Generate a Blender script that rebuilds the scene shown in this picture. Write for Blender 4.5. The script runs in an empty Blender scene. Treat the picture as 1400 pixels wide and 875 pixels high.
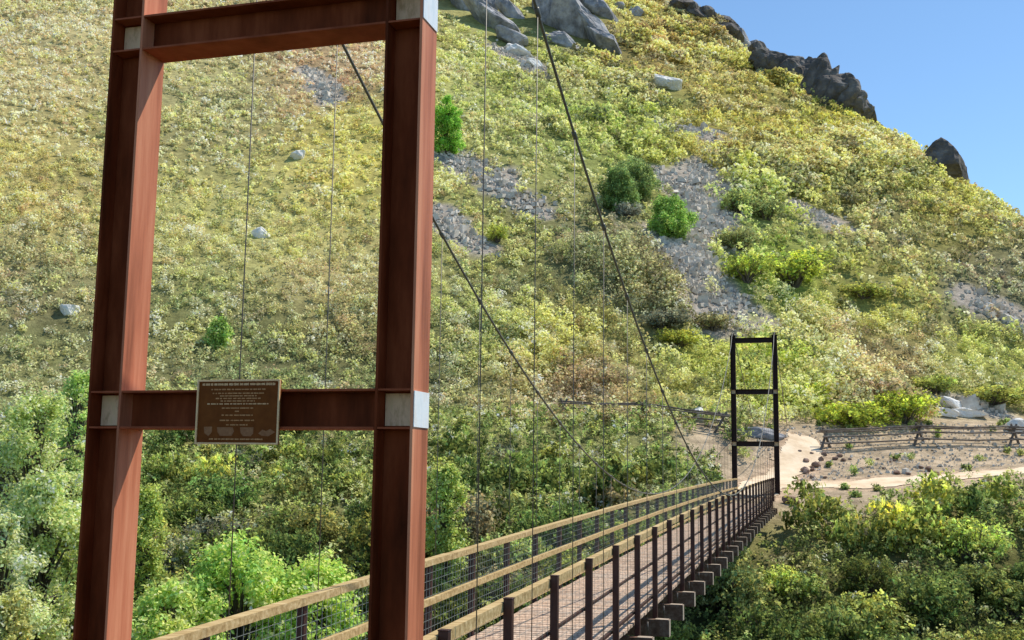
import bpy, math, random
import numpy as np
from mathutils import Matrix, Vector

random.seed(7)
S = bpy.context.scene
COL = S.collection
PI = math.pi

# ------------------------------------------------------------------ camera model
F_, P_, R_ = 1494.4563, .1342, -.0124          # focal (px of a 1400 wide picture), pitch, roll
XC = np.array([1., 0, 0]); YC = np.array([0, math.cos(P_), math.sin(P_)]); ZC = np.array([0, -math.sin(P_), math.cos(P_)])
RIGHT = XC*math.cos(R_) - ZC*math.sin(R_)
UP = XC*math.sin(R_) + ZC*math.cos(R_)

def ray(u, v):
    return YC + RIGHT*(u-700)/F_ + UP*(437.5-v)/F_

def project(x, y, z):
    P = np.stack([x, y, z], -1)
    w = P @ YC
    return 700 + F_*(P @ RIGHT)/w, 437.5 - F_*(P @ UP)/w

# bridge frame: N at the near tower, AX along the deck, RT to its right
N0 = np.array([-1.66373514, 7.07454242]); F0 = np.array([12.17814246, 54.6962582])
LEN = float(np.linalg.norm(F0-N0)); AX = (F0-N0)/LEN; RT = np.array([AX[1], -AX[0]])
BANG = math.atan2(AX[1], AX[0])

def W(t, c, z=0.0):
    return (N0[0]+AX[0]*t+RT[0]*c, N0[1]+AX[1]*t+RT[1]*c, z)

# ------------------------------------------------------------------ noise
def _hash(ix, iy, seed):
    h = (ix.astype(np.int64)*374761393 + iy.astype(np.int64)*668265263 + seed*1442695041) & 0x7fffffff
    h = ((h ^ (h >> 13))*1274126177) & 0x7fffffff
    return ((h ^ (h >> 16)) & 0xffff)/65535.0

def vnoise(x, y, seed=0):
    ix = np.floor(x); iy = np.floor(y); fx = x-ix; fy = y-iy
    fx = fx*fx*(3-2*fx); fy = fy*fy*(3-2*fy)
    a = _hash(ix, iy, seed); b = _hash(ix+1, iy, seed); c = _hash(ix, iy+1, seed); d = _hash(ix+1, iy+1, seed)
    return (a*(1-fx)+b*fx)*(1-fy)+(c*(1-fx)+d*fx)*fy

def fbm(x, y, s, seed=0, o=4):
    r = 0; a = .5; t = 0
    for i in range(o):
        r = r + a*vnoise(x/s, y/s, seed+i*17); t += a; a *= .5; s *= .5
    return r/t

def sstep(a, b, x):
    t = np.clip((x-a)/(b-a), 0, 1); return t*t*(3-2*t)

# ------------------------------------------------------------------ terrain height
def ytoe(x): return 72+.31*(x-26)
def ztoe(x): return 1.9+.03*(x-26)
SKY = [(940, 4), (1000, 62), (1060, 92), (1120, 112), (1190, 168), (1255, 214), (1320, 252), (1400, 300), (1480, 352)]
RIDGE_Y = []; RIDGE_X = []
for (u, v) in SKY:
    d = ray(u, v); r = d[0]/d[1]; q = d[2]/d[1]
    # z = ztoe(x) + .65*(y-ytoe(x)),  x = r*y, z = q*y
    # q*y = 1.9+.03*(r*y-26) + .65*(y-72-.31*(r*y-26))
    k0 = 1.9-.78-.65*72+.65*.31*26
    k1 = .03*r+.65-.65*.31*r
    y = k0/(q-k1)
    RIDGE_Y.append(y); RIDGE_X.append(r*y)
_o = np.argsort(RIDGE_Y); RIDGE_Y = np.array(RIDGE_Y)[_o]; RIDGE_X = np.array(RIDGE_X)[_o]

def xridge(y):
    x = np.interp(y, RIDGE_Y, RIDGE_X)
    x = np.where(y < RIDGE_Y[0], RIDGE_X[0]+(RIDGE_Y[0]-y)*.12, x)
    return x + 3.2 - np.where(y > RIDGE_Y[-1], (y-RIDGE_Y[-1])*.25, 0)

def H(x, y):
    x = np.asarray(x, float); y = np.asarray(y, float)
    yf = 51.5+.12*(x-13); yt = ytoe(x)
    ze = -1.55+np.clip(.085*(x-14), 0, 1.7)+np.clip((-x-5)*.03, 0, 1.2)
    zt = ztoe(x)
    yt = np.maximum(yt, yf+4)
    # hill
    hy = y-yt
    soft = 3*np.log1p(np.exp(np.clip(hy/3, -30, 30)))
    hill = zt+.65*np.where(hy > 60, hy, soft)
    over = x-xridge(y)
    hill = hill-.95*4*np.log1p(np.exp(np.clip(over/4, -30, 60)))*sstep(66, 90, y)+.65*0
    hill = np.maximum(hill, -6)
    hn = sstep(0, 14, hy)
    hill = hill+hn*((fbm(x, y, 26, 3)-.5)*4.2+(fbm(x, y, 7, 5)-.5)*1.5)*(1-.6*sstep(-8, 0, over))
    hill = np.minimum(hill, 150)
    # bench
    b = np.clip((y-yf)/(yt-yf), 0, 1)
    bench = ze+(zt-ze)*b**1.25
    top = np.where(y > yf, np.maximum(bench, np.where(hy > -8, np.minimum(hill, 1e9), -99)), ze)
    top = np.where(y > yf, np.where(hy > 0, hill, bench+(3*math.log(2)*.65)*sstep(-8, 0, hy)), ze)
    # gorge
    yc = 23+.15*x
    far = np.clip((y-(yc+3.5))/(yf-(yc+3.5)), 0, 1)
    farz = -11.2+(ze+11.2)*(far**1.08)
    near = np.clip((y-(8.2+.05*x))/((yc-3)-(8.2+.05*x)), 0, 1)
    ng = -2.75+1.1*(1-sstep(1.5, 6.5, y+.3*(x-2)))
    nearz = ng+(-11.2-ng)*sstep(0, 1, near)
    low = np.where(y > yc, farz, nearz)
    z = np.where(y > yf, top, low)
    z = z+(fbm(x, y, 5, 11)-.5)*.9*sstep(9, 14, y)*(1-sstep(-2, 1, y-yf)*.65)
    return z

def at(u, v, kmax=420):
    d = ray(u, v); k = np.concatenate([np.arange(14, 90, .1), np.arange(90, kmax, .25)])
    P = k[:, None]*d
    hit = np.nonzero(P[:, 2] <= H(P[:, 0], P[:, 1]))[0]
    if len(hit) == 0: return at(u, v+3, kmax) if v < 600 else None
    return P[hit[0]]

# ------------------------------------------------------------------ materials
def new_mat(name, rough=.7, metal=0.0, spec=.3):
    m = bpy.data.materials.new(name); m.use_nodes = True
    nt = m.node_tree; b = nt.nodes['Principled BSDF']
    b.inputs['Roughness'].default_value = rough; b.inputs['Metallic'].default_value = metal
    b.inputs['Specular IOR Level'].default_value = spec
    return m, nt, b

def noise_mat(name, cols, scale=4, rough=.75, metal=0, spec=.25, bump=.2, stretch=(1, 1, 1), detail=6, bscale=None, bdist=.02, coord='Object'):
    m, nt, b = new_mat(name, rough, metal, spec)
    tc = nt.nodes.new('ShaderNodeTexCoord'); mp = nt.nodes.new('ShaderNodeMapping'); mp.inputs['Scale'].default_value = stretch
    nt.links.new(tc.outputs[coord], mp.inputs[0])
    n = nt.nodes.new('ShaderNodeTexNoise'); n.inputs['Scale'].default_value = scale; n.inputs['Detail'].default_value = detail; n.inputs['Roughness'].default_value = .65
    nt.links.new(mp.outputs[0], n.inputs['Vector'])
    cr = nt.nodes.new('ShaderNodeValToRGB'); e = cr.color_ramp.elements
    k = len(cols)
    for i, c in enumerate(cols):
        p = .28+.44*i/(k-1)
        if i == 0: e[0].position = p; e[0].color = (*c, 1)
        elif i == k-1: e[-1].position = p; e[-1].color = (*c, 1)
        else: q = e.new(p); q.color = (*c, 1)
    nt.links.new(n.outputs['Fac'], cr.inputs[0]); nt.links.new(cr.outputs[0], b.inputs['Base Color'])
    if bump:
        n2 = nt.nodes.new('ShaderNodeTexNoise'); n2.inputs['Scale'].default_value = bscale or scale*3; n2.inputs['Detail'].default_value = 8
        nt.links.new(mp.outputs[0], n2.inputs['Vector'])
        bp = nt.nodes.new('ShaderNodeBump'); bp.inputs['Strength'].default_value = bump; bp.inputs['Distance'].default_value = bdist
        nt.links.new(n2.outputs['Fac'], bp.inputs['Height']); nt.links.new(bp.outputs[0], b.inputs['Normal'])
    return m

M = {}
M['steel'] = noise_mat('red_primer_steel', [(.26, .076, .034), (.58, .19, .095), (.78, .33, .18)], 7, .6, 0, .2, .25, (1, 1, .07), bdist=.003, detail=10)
M['web'] = noise_mat('shaded_primer_steel', [(.06, .013, .004), (.19, .038, .012), (.34, .085, .032)], 4, .7, 0, .08, .12, (1, 1, .2), bdist=.004)  # darker copy of the primer; shade on webs and left flanges is painted in
M['under'] = noise_mat('shaded_beam_flange_steel', [(.20, .042, .015), (.32, .075, .03), (.42, .11, .05)], 5, .65, 0, .12, .12, (1, 1, .16), bdist=.004)  # mid-dark copy of the primer, with the shade put into its colour
M['far_steel'] = noise_mat('shaded_far_steel', [(.02, .008, .006), (.04, .015, .011)], 4, .6, 0, .25, 0, (1, 1, .3))  # primer colour darkened to stand for the shade on the far tower
M['bare'] = noise_mat('bare_zinc', [(.72, .78, .82), (.88, .90, .92), (.80, .74, .68)], 16, .45, 0, .5, .1, (1, 1, .3), bdist=.002)
M['tanplate'] = noise_mat('stained_bare_plate', [(.50, .27, .11), (.95, .62, .38), (.80, .56, .28)], 14, .6, 0, .3, .1, (1, 1, .4), bdist=.002)
M['post'] = noise_mat('post_steel', [(.030, .010, .008), (.06, .02, .015), (.10, .04, .028)], 8, .5, 0, .4, .1, (1, 1, .3), bdist=.003)
M['cable'] = noise_mat('galvanised_cable', [(.10, .09, .07), (.2, .19, .16)], 30, .5, .1, .5, 0)
M['hanger'] = noise_mat('hanger_steel', [(.10, .075, .055), (.19, .155, .12)], 20, .5, 0, .5, 0)
M['wire'] = noise_mat('mesh_wire', [(.22, .25, .24), (.34, .38, .36)], 10, .45, .3, .5, 0)
M['rail'] = noise_mat('rail_timber', [(.26, .16, .06), (.50, .35, .16), (.72, .56, .31)], 3.2, .75, 0, .2, .35, (.6, 6, 6), bscale=9, bdist=.006)
M['endgrain'] = noise_mat('sawn_end_grain', [(.34, .26, .19), (.52, .43, .34)], 8, .85, 0, .15, .2, bdist=.003)
M['beamwood'] = noise_mat('floor_beam_timber', [(.10, .05, .035), (.19, .11, .075), (.30, .22, .17)], 3, .85, 0, .15, .3, (4, 1, 4), bdist=.006)
M['fencewood'] = noise_mat('grey_fence_logs', [(.07, .055, .045), (.16, .13, .11), (.28, .24, .2)], 2, .9, 0, .1, .3)
M['bark'] = noise_mat('grey_bark', [(.09, .075, .06), (.18, .15, .125)], 6, .9, 0, .1, .4)
M['rock'] = noise_mat('grey_rock', [(.10, .095, .10), (.34, .33, .335), (.62, .60, .60)], .35, .9, 0, .15, .9, bscale=1.1, bdist=.5)
M['darkrock'] = noise_mat('dark_ridge_rock', [(.05, .044, .04), (.14, .125, .115), (.30, .275, .25)], .3, .92, 0, .1, .9, bscale=.9, bdist=.6)
M['palerock'] = noise_mat('pale_rock', [(.56, .52, .48), (.80, .77, .72), (.92, .90, .86)], .9, .9, 0, .15, .7, bscale=3, bdist=.2)
M['scree'] = noise_mat('scree_stone', [(.38, .32, .25), (.62, .55, .46), (.86, .79, .69)], .9, .92, 0, .1, .3)
M['redrock'] = noise_mat('brown_rubble', [(.12, .075, .055), (.26, .17, .13), (.36, .27, .22)], 1.4, .92, 0, .1, .5)
M['path'] = noise_mat('pink_dirt', [(.60, .43, .27), (.80, .62, .43), (.88, .74, .56)], .8, .95, 0, .05, .5, bscale=5, bdist=.04)
M['bronze'] = noise_mat('dark_bronze', [(.15, .038, .006), (.23, .065, .012)], 12, .7, 0, .12, .1, bdist=.001)
M['bronzelight'] = noise_mat('polished_bronze', [(.92, .52, .24), (.95, .66, .38)], 12, .6, 0, .2, 0)
M['bronzemid'] = noise_mat('worn_bronze', [(.60, .28, .11), (.8, .42, .19)], 25, .6, 0, .2, 0)
M['emblem'] = noise_mat('emblem_bronze', [(.26, .10, .04), (.40, .18, .08)], 60, .6, 0, .2, 0)
M['concrete'] = noise_mat('footing_concrete', [(.32, .31, .29), (.45, .44, .41)], 3, .9, 0, .1, .3)

def deck_mat():
    m, nt, b = new_mat('weathered_planks', .85, 0, .15)
    at_ = nt.nodes.new('ShaderNodeAttribute'); at_.attribute_name = 'tint'
    tc = nt.nodes.new('ShaderNodeTexCoord'); mp = nt.nodes.new('ShaderNodeMapping'); mp.inputs['Scale'].default_value = (9, 1.2, 3)
    n = nt.nodes.new('ShaderNodeTexNoise'); n.inputs['Scale'].default_value = 3; n.inputs['Detail'].default_value = 8
    nt.links.new(tc.outputs['Object'], mp.inputs[0]); nt.links.new(mp.outputs[0], n.inputs['Vector'])
    cr = nt.nodes.new('ShaderNodeValToRGB'); cr.color_ramp.elements[0].position = .3; cr.color_ramp.elements[1].position = .75
    cr.color_ramp.elements[0].color = (.65, .6, .58, 1); cr.color_ramp.elements[1].color = (1.15, 1.12, 1.1, 1)
    mx = nt.nodes.new('ShaderNodeMix'); mx.data_type = 'RGBA'; mx.blend_type = 'MULTIPLY'; mx.inputs[0].default_value = 1
    nt.links.new(n.outputs['Fac'], cr.inputs[0]); nt.links.new(at_.outputs['Color'], mx.inputs[6]); nt.links.new(cr.outputs[0], mx.inputs[7])
    nt.links.new(mx.outputs[2], b.inputs['Base Color'])
    return m
M['deck'] = deck_mat()

def foliage_mat(name, transl=.42):
    m = bpy.data.materials.new(name); m.use_nodes = True; nt = m.node_tree
    for n in list(nt.nodes): nt.nodes.remove(n)
    out = nt.nodes.new('ShaderNodeOutputMaterial')
    at_ = nt.nodes.new('ShaderNodeAttribute'); at_.attribute_name = 'tint'
    oi = nt.nodes.new('ShaderNodeObjectInfo')
    mx = nt.nodes.new('ShaderNodeMix'); mx.data_type = 'RGBA'; mx.blend_type = 'MULTIPLY'; mx.inputs[0].default_value = 1
    nt.links.new(at_.outputs['Color'], mx.inputs[6]); nt.links.new(oi.outputs['Color'], mx.inputs[7])
    d = nt.nodes.new('ShaderNodeBsdfPrincipled'); d.inputs['Roughness'].default_value = .75; d.inputs['Specular IOR Level'].default_value = .06
    t = nt.nodes.new('ShaderNodeBsdfTranslucent'); ms = nt.nodes.new('ShaderNodeMixShader'); ms.inputs[0].default_value = transl
    hs = nt.nodes.new('ShaderNodeHueSaturation'); hs.inputs['Saturation'].default_value = 1.0; hs.inputs['Value'].default_value = 1.15
    nt.links.new(mx.outputs[2], d.inputs['Base Color']); nt.links.new(mx.outputs[2], hs.inputs['Color']); nt.links.new(hs.outputs[0], t.inputs['Color'])
    nt.links.new(d.outputs[0], ms.inputs[1]); nt.links.new(t.outputs[0], ms.inputs[2]); nt.links.new(ms.outputs[0], out.inputs['Surface'])
    return m
M['leaf'] = foliage_mat('leaves')

def ground_mat():
    m, nt, b = new_mat('hill_ground', .95, 0, .05)
    at_ = nt.nodes.new('ShaderNodeAttribute'); at_.attribute_name = 'tint'
    tc = nt.nodes.new('ShaderNodeTexCoord')
    n = nt.nodes.new('ShaderNodeTexNoise'); n.inputs['Scale'].default_value = 1.3; n.inputs['Detail'].default_value = 9; n.inputs['Roughness'].default_value = .75
    nt.links.new(tc.outputs['Object'], n.inputs['Vector'])
    cr = nt.nodes.new('ShaderNodeValToRGB'); cr.color_ramp.elements[0].position = .33; cr.color_ramp.elements[1].position = .7
    cr.color_ramp.elements[0].color = (.45, .43, .4, 1); cr.color_ramp.elements[1].color = (1.35, 1.3, 1.25, 1)
    mx = nt.nodes.new('ShaderNodeMix'); mx.data_type = 'RGBA'; mx.blend_type = 'MULTIPLY'; mx.inputs[0].default_value = 1
    nt.links.new(n.outputs['Fac'], cr.inputs[0]); nt.links.new(at_.outputs['Color'], mx.inputs[6]); nt.links.new(cr.outputs[0], mx.inputs[7])
    nt.links.new(mx.outputs[2], b.inputs['Base Color'])
    bp = nt.nodes.new('ShaderNodeBump'); bp.inputs['Strength'].default_value = .8; bp.inputs['Distance'].default_value = .25
    nt.links.new(n.outputs['Fac'], bp.inputs['Height']); nt.links.new(bp.outputs[0], b.inputs['Normal'])
    return m
M['ground'] = ground_mat()

# ------------------------------------------------------------------ mesh helpers
def np_mesh(name, V, Fc, mat, tint=None, smooth=False):
    """V (n,3); Fc (m,k) index array; tint (n,3) point colours"""
    me = bpy.data.meshes.new(name); V = np.asarray(V, np.float32); Fc = np.asarray(Fc, np.int32)
    m, k = Fc.shape
    me.vertices.add(len(V)); me.vertices.foreach_set('co', V.ravel())
    me.loops.add(m*k); me.loops.foreach_set('vertex_index', Fc.ravel())
    me.polygons.add(m); me.polygons.foreach_set('loop_start', np.arange(0, m*k, k, dtype=np.int32))
    me.update(calc_edges=True); me.validate()
    if tint is not None:
        a = me.color_attributes.new('tint', 'FLOAT_COLOR', 'POINT')
        c = np.ones((len(V), 4), np.float32); c[:, :3] = tint; a.data.foreach_set('color', c.ravel())
    me.materials.append(mat)
    me.polygons.foreach_set('use_smooth', [smooth]*m)
    return me

class MB:
    """collects simple shapes, builds one mesh"""
    def __init__(s): s.v = []; s.f = []; s.col = []
    def add(s, V, Fc, col=(1, 1, 1)):
        b = len(s.v); s.v += [tuple(p) for p in V]; s.f += [tuple(i+b for i in q) for q in Fc]; s.col += [col]*len(V)
    def box(s, c, d, ex=(1, 0, 0), ey=(0, 1, 0), ez=(0, 0, 1), col=(1, 1, 1)):
        c = Vector(c); ex = Vector(ex)*d[0]/2; ey = Vector(ey)*d[1]/2; ez = Vector(ez)*d[2]/2
        V = [c+ex*a+ey*b+ez*g for g in (-1, 1) for b in (-1, 1) for a in (-1, 1)]
        s.add(V, [(0, 2, 3, 1), (4, 5, 7, 6), (0, 1, 5, 4), (2, 6, 7, 3), (0, 4, 6, 2), (1, 3, 7, 5)], col)
    def bar(s, p, q, w, h, up=(0, 0, 1), col=(1, 1, 1)):
        p = Vector(p); q = Vector(q); e = (q-p); L = e.length; e.normalize()
        r = e.cross(Vector(up)); r.normalize(); u = r.cross(e)
        s.box((p+q)/2, (L, w, h), e, r, u, col)
    def tube(s, pts, rad, n=8, cap=True):
        pts = [Vector(p) for p in pts]; rings = []
        if not hasattr(rad, '__len__'): rad = [rad]*len(pts)
        b = len(s.v); prev = None
        for i, p in enumerate(pts):
            t = (pts[min(i+1, len(pts)-1)]-pts[max(i-1, 0)]).normalized()
            ref = Vector((0, 0, 1)) if abs(t.z) < .95 else Vector((1, 0, 0))
            r = t.cross(ref).normalized(); u = r.cross(t)
            for k in range(n):
                a = 2*PI*k/n; s.v.append(tuple(p+(r*math.cos(a)+u*math.sin(a))*rad[i])); s.col.append((1, 1, 1))
        for i in range(len(pts)-1):
            for k in range(n):
                k2 = (k+1) % n; s.f.append((b+i*n+k, b+i*n+k2, b+(i+1)*n+k2, b+(i+1)*n+k))
        if cap:
            s.f.append(tuple(b+k for k in range(n))[::-1]); s.f.append(tuple(b+(len(pts)-1)*n+k for k in range(n)))
    def build(s, name, mat, parent=None, smooth=False, bevel=0, tint=False):
        me = bpy.data.meshes.new(name); me.from_pydata(s.v, [], s.f); me.update()
        me.materials.append(mat)
        if smooth:
            me.polygons.foreach_set('use_smooth', [True]*len(me.polygons))
        if tint:
            a = me.color_attributes.new('tint', 'FLOAT_COLOR', 'POINT')
            c = np.ones((len(s.v), 4), np.float32); c[:, :3] = np.array(s.col); a.data.foreach_set('color', c.ravel())
        o = bpy.data.objects.new(name, me); COL.objects.link(o); o.parent = parent
        if bevel:
            bv = o.modifiers.new('bevel', 'BEVEL'); bv.width = bevel; bv.segments = 2; bv.limit_method = 'ANGLE'
        return o

def empty(name, parent=None, loc=(0, 0, 0)):
    o = bpy.data.objects.new(name, None); COL.objects.link(o); o.parent = parent; o.location = loc; o.empty_display_size = .2
    return o

def tag(o, label=None, cat=None, group=None, kind=None):
    if label: o['label'] = label
    if cat: o['category'] = cat
    if group: o['group'] = group
    if kind: o['kind'] = kind
    return o

def link(name, me, parent=None, loc=(0, 0, 0), rz=0, sc=1, color=None):
    o = bpy.data.objects.new(name, me); COL.objects.link(o); o.parent = parent; o.location = loc; o.rotation_euler = (0, 0, rz)
    o.scale = (sc, sc, sc) if not hasattr(sc, '__len__') else sc
    if color is not None: o.color = (*color, 1)
    return o

def lin(c, k=1.0):
    return tuple(k*(x/255/12.92 if x/255 <= .04045 else ((x/255+.055)/1.055)**2.4) for x in c)

# ------------------------------------------------------------------ colours over the hillside (sampled world points)
ANCH = [(60, 60, 186, 174, 118), (60, 250, 182, 172, 98), (60, 400, 150, 148, 98), (60, 490, 140, 152, 88), (300, 130, 166, 164, 108), (300, 300, 172, 172, 95),
        (300, 430, 150, 158, 88), (350, 520, 112, 124, 70), (440, 90, 180, 150, 112), (480, 200, 192, 184, 88), (460, 400, 165, 160, 98), (680, 150, 165, 175, 90),
        (700, 350, 162, 166, 92), (650, 450, 152, 162, 88), (800, 180, 165, 184, 84), (780, 480, 184, 184, 80), (820, 350, 140, 145, 100), (870, 150, 165, 180, 80),
        (900, 80, 190, 172, 88), (1000, 180, 196, 188, 76), (1050, 130, 188, 180, 70), (1150, 190, 205, 198, 66), (1000, 300, 160, 178, 90), (1050, 380, 176, 204, 70),
        (1200, 300, 166, 166, 98), (1300, 290, 186, 184, 76), (1350, 400, 140, 142, 108), (1200, 430, 186, 188, 78), (1200, 490, 168, 148, 98), (1350, 500, 182, 194, 78),
        (950, 470, 194, 204, 78), (1100, 540, 186, 206, 68), (900, 440, 160, 160, 102), (800, 520, 154, 134, 94), (560, 560, 110, 122, 68), (100, 600, 120, 140, 80), (1150, 600, 165, 150, 115)]
_A = np.array(ANCH, float)
_AL = np.array([lin(a[2:]) for a in ANCH])
def hill_color(x, y, z):
    u, v = project(x, y, z)
    d2 = ((u[:, None]-_A[None, :, 0])/75)**2+((v[:, None]-_A[None, :, 1])/60)**2
    w = 1/(d2+.25)**2
    return (w @ _AL)/w.sum(1)[:, None]

# scree streaks: polylines in photo coordinates brought down onto the terrain
STREAKS = [([(955, 228), (972, 262), (962, 310), (942, 348), (965, 395), (1002, 434)], 3.0), ([(905, 320), (935, 350), (960, 372)], 2.2), ([(900, 240), (935, 262), (975, 300)], 2.2),
           ([(612, 205), (650, 232), (690, 258), (738, 290)], 2.3), ([(600, 292), (622, 312), (648, 335)], 1.9), ([(425, 98), (440, 118), (452, 138)], 1.7),
           ([(1335, 408), (1370, 430), (1398, 446)], 2.2), ([(925, 175), (965, 182)], 3), ([(1100, 285), (1120, 300)], 2.6), ([(690, 70), (715, 88), (735, 104)], 2.6), ([(1290, 545), (1350, 560)], 1.6)]
SEG = []
for pts, r in STREAKS:
    w = [at(*p) for p in pts]; w = [p for p in w if p is not None]
    for a, b in zip(w[:-1], w[1:]): SEG.append((a[0], a[1], b[0], b[1], r))
def scree_d(x, y):
    best = np.full(np.shape(x), 9.0)
    for ax, ay, bx, by, r in SEG:
        L2 = (bx-ax)**2+(by-ay)**2+1e-6
        t = np.clip(((x-ax)*(bx-ax)+(y-ay)*(by-ay))/L2, 0, 1)
        best = np.minimum(best, np.hypot(x-ax-t*(bx-ax), y-ay-t*(by-ay))/r)
    return best

# the trail on the far bench
TP = [np.array(W(49.2, 0)[:2]), np.array(W(52.5, .2)[:2])]+[at(u, v)[:2] for u, v in [(1100, 664), (1170, 663), (1250, 657), (1330, 651), (1400, 645)]]
TP.append(TP[-1]+(TP[-1]-TP[-2])*2.5)
TP2 = [np.array(W(52.5, .2)[:2])]+[at(u, v)[:2] for u, v in [(1085, 640), (1090, 620), (1096, 606)]]
def poly_d(x, y, P):
    best = np.full(np.shape(x), 99.0)
    for a, b in zip(P[:-1], P[1:]):
        L2 = ((b-a)**2).sum()+1e-6; t = np.clip(((x-a[0])*(b[0]-a[0])+(y-a[1])*(b[1]-a[1]))/L2, 0, 1)
        best = np.minimum(best, np.hypot(x-a[0]-t*(b[0]-a[0]), y-a[1]-t*(b[1]-a[1])))
    return best
def path_d(x, y):
    return np.minimum(poly_d(x, y, TP)/1.15, poly_d(x, y, TP2)/1.15)

# ------------------------------------------------------------------ ground sheet
def axis(lo, hi, step, far, grow=1.25):
    a = list(np.arange(lo, hi+1e-6, step)); s = step; x = a[-1]
    up = []
    while x < far: s *= grow; x += s; up.append(x)
    s = step; x = a[0]; dn = []
    while x > -far: s *= grow; x -= s; dn.append(x)
    return np.array(dn[::-1]+a+up)
gx = axis(-95, 75, .8, 1500); gy = axis(2, 235, .8, 1500)
GX, GY = np.meshgrid(gx, gy)
GZ = H(GX, GY)
ny, nx = GX.shape
idx = np.arange(nx*ny).reshape(ny, nx)
quads = np.stack([idx[:-1, :-1], idx[:-1, 1:], idx[1:, 1:], idx[1:, :-1]], -1).reshape(-1, 4)
fx, fy, fz = GX.ravel(), GY.ravel(), GZ.ravel()
sd = scree_d(fx, fy)+(fbm(fx, fy, 3, 31)-.5)*2.2
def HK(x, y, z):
    u, v = project(x, np.maximum(y, 15), z); return 1-.36*np.clip(sstep(560, 760, u)+sstep(330, 470, v), 0, 1)  # ground darkened low and right, painting in the shade between shrubs
hc = np.ones((len(fx), 3))*np.array([.20, .16, .09])
fr = fy > 20
hcol = np.zeros((len(fx), 3)); hcol[fr] = hill_color(fx[fr], fy[fr], fz[fr])
dry = np.array([.62, .54, .34])
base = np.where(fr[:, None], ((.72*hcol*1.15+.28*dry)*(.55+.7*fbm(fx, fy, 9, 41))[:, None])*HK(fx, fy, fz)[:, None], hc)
bench_m = (1-sstep(-1, 6, fy-ytoe(fx)))*sstep(-3, 1, fy-(51.5+.12*(fx-13)))
base = base*(1-bench_m[:, None])+bench_m[:, None]*(np.array([.55, .44, .31])*sstep(8.5, 11, fx)[:, None]+np.array([.26, .27, .11])*(1-sstep(8.5, 11, fx))[:, None])*(.7+.6*fbm(fx, fy, 2.2, 47))[:, None]
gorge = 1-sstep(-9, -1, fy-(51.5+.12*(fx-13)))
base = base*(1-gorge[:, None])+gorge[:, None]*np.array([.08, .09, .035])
g = (1-sstep(.75, 1.15, sd))[:, None]
base = base*(1-g)+g*np.array([.47, .42, .36])
pm = (1-sstep(.9, 1.9, path_d(fx, fy)+(fbm(fx, fy, 1.6, 51)-.5)*1.2))[:, None]
base = base*(1-pm)+pm*np.array([.64, .47, .33])
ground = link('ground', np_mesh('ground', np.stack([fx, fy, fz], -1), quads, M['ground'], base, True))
tag(ground, kind='structure')

# path sheet
px = np.arange(8, 62, .11); py = np.arange(50, 80, .11)
PX, PY = np.meshgrid(px, py); pd = path_d(PX, PY)+(fbm(PX, PY, 1.4, 61)-.5)*1.1
keep = pd < 1.0
i2 = np.arange(PX.size).reshape(PX.shape)
kq = keep[:-1, :-1] & keep[1:, :-1] & keep[:-1, 1:] & keep[1:, 1:]
q2 = np.stack([i2[:-1, :-1], i2[:-1, 1:], i2[1:, 1:], i2[1:, :-1]], -1)[kq]
used = np.unique(q2); remap = -np.ones(PX.size, int); remap[used] = np.arange(len(used))
def Hg(x, y):        # height of the ground sheet itself (bilinear)
    i = np.clip(np.searchsorted(gx, x)-1, 0, nx-2); j = np.clip(np.searchsorted(gy, y)-1, 0, ny-2)
    a = (x-gx[i])/(gx[i+1]-gx[i]); b = (y-gy[j])/(gy[j+1]-gy[j])
    return (GZ[j, i]*(1-a)+GZ[j, i+1]*a)*(1-b)+(GZ[j+1, i]*(1-a)+GZ[j+1, i+1]*a)*b
PZ = Hg(PX.ravel(), PY.ravel())+.035
pth = link('path', np_mesh('path', np.stack([PX.ravel(), PY.ravel(), PZ], -1)[used], remap[q2], M['path'], None, True))
tag(pth, kind='structure')

# creek water at the bottom of the gorge
cxs = np.linspace(-90, 90, 91); w_ = MB()
for a, b in zip(cxs[:-1], cxs[1:]):
    w_.add([(a, 21.0+.15*a, -10.95), (b, 21.0+.15*b, -10.95), (b, 25.4+.15*b, -10.95), (a, 25.4+.15*a, -10.95)], [(0, 1, 2, 3)])
wm, wnt, wb = new_mat('creek_water', .08, 0, .5); wb.inputs['Base Color'].default_value = (.03, .05, .035, 1)
tag(w_.build('creek', wm), kind='structure')

# ------------------------------------------------------------------ foliage
def leaf_quads(C, Nn, size, rng, aspect=.62):
    n = len(C)
    a = rng.normal(size=(n, 3)); t = np.cross(Nn, a); t /= np.linalg.norm(t, axis=1)[:, None]+1e-9
    b = np.cross(Nn, t)
    s = size[:, None]
    V = np.stack([C-t*s*.5, C+b*s*.5*aspect, C+t*s*.5, C-b*s*.5*aspect], 1)
    V[:, 0] -= Nn*s*.08; V[:, 2] -= Nn*s*.08
    return V.reshape(-1, 3), np.arange(n*4).reshape(n, 4)

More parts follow.
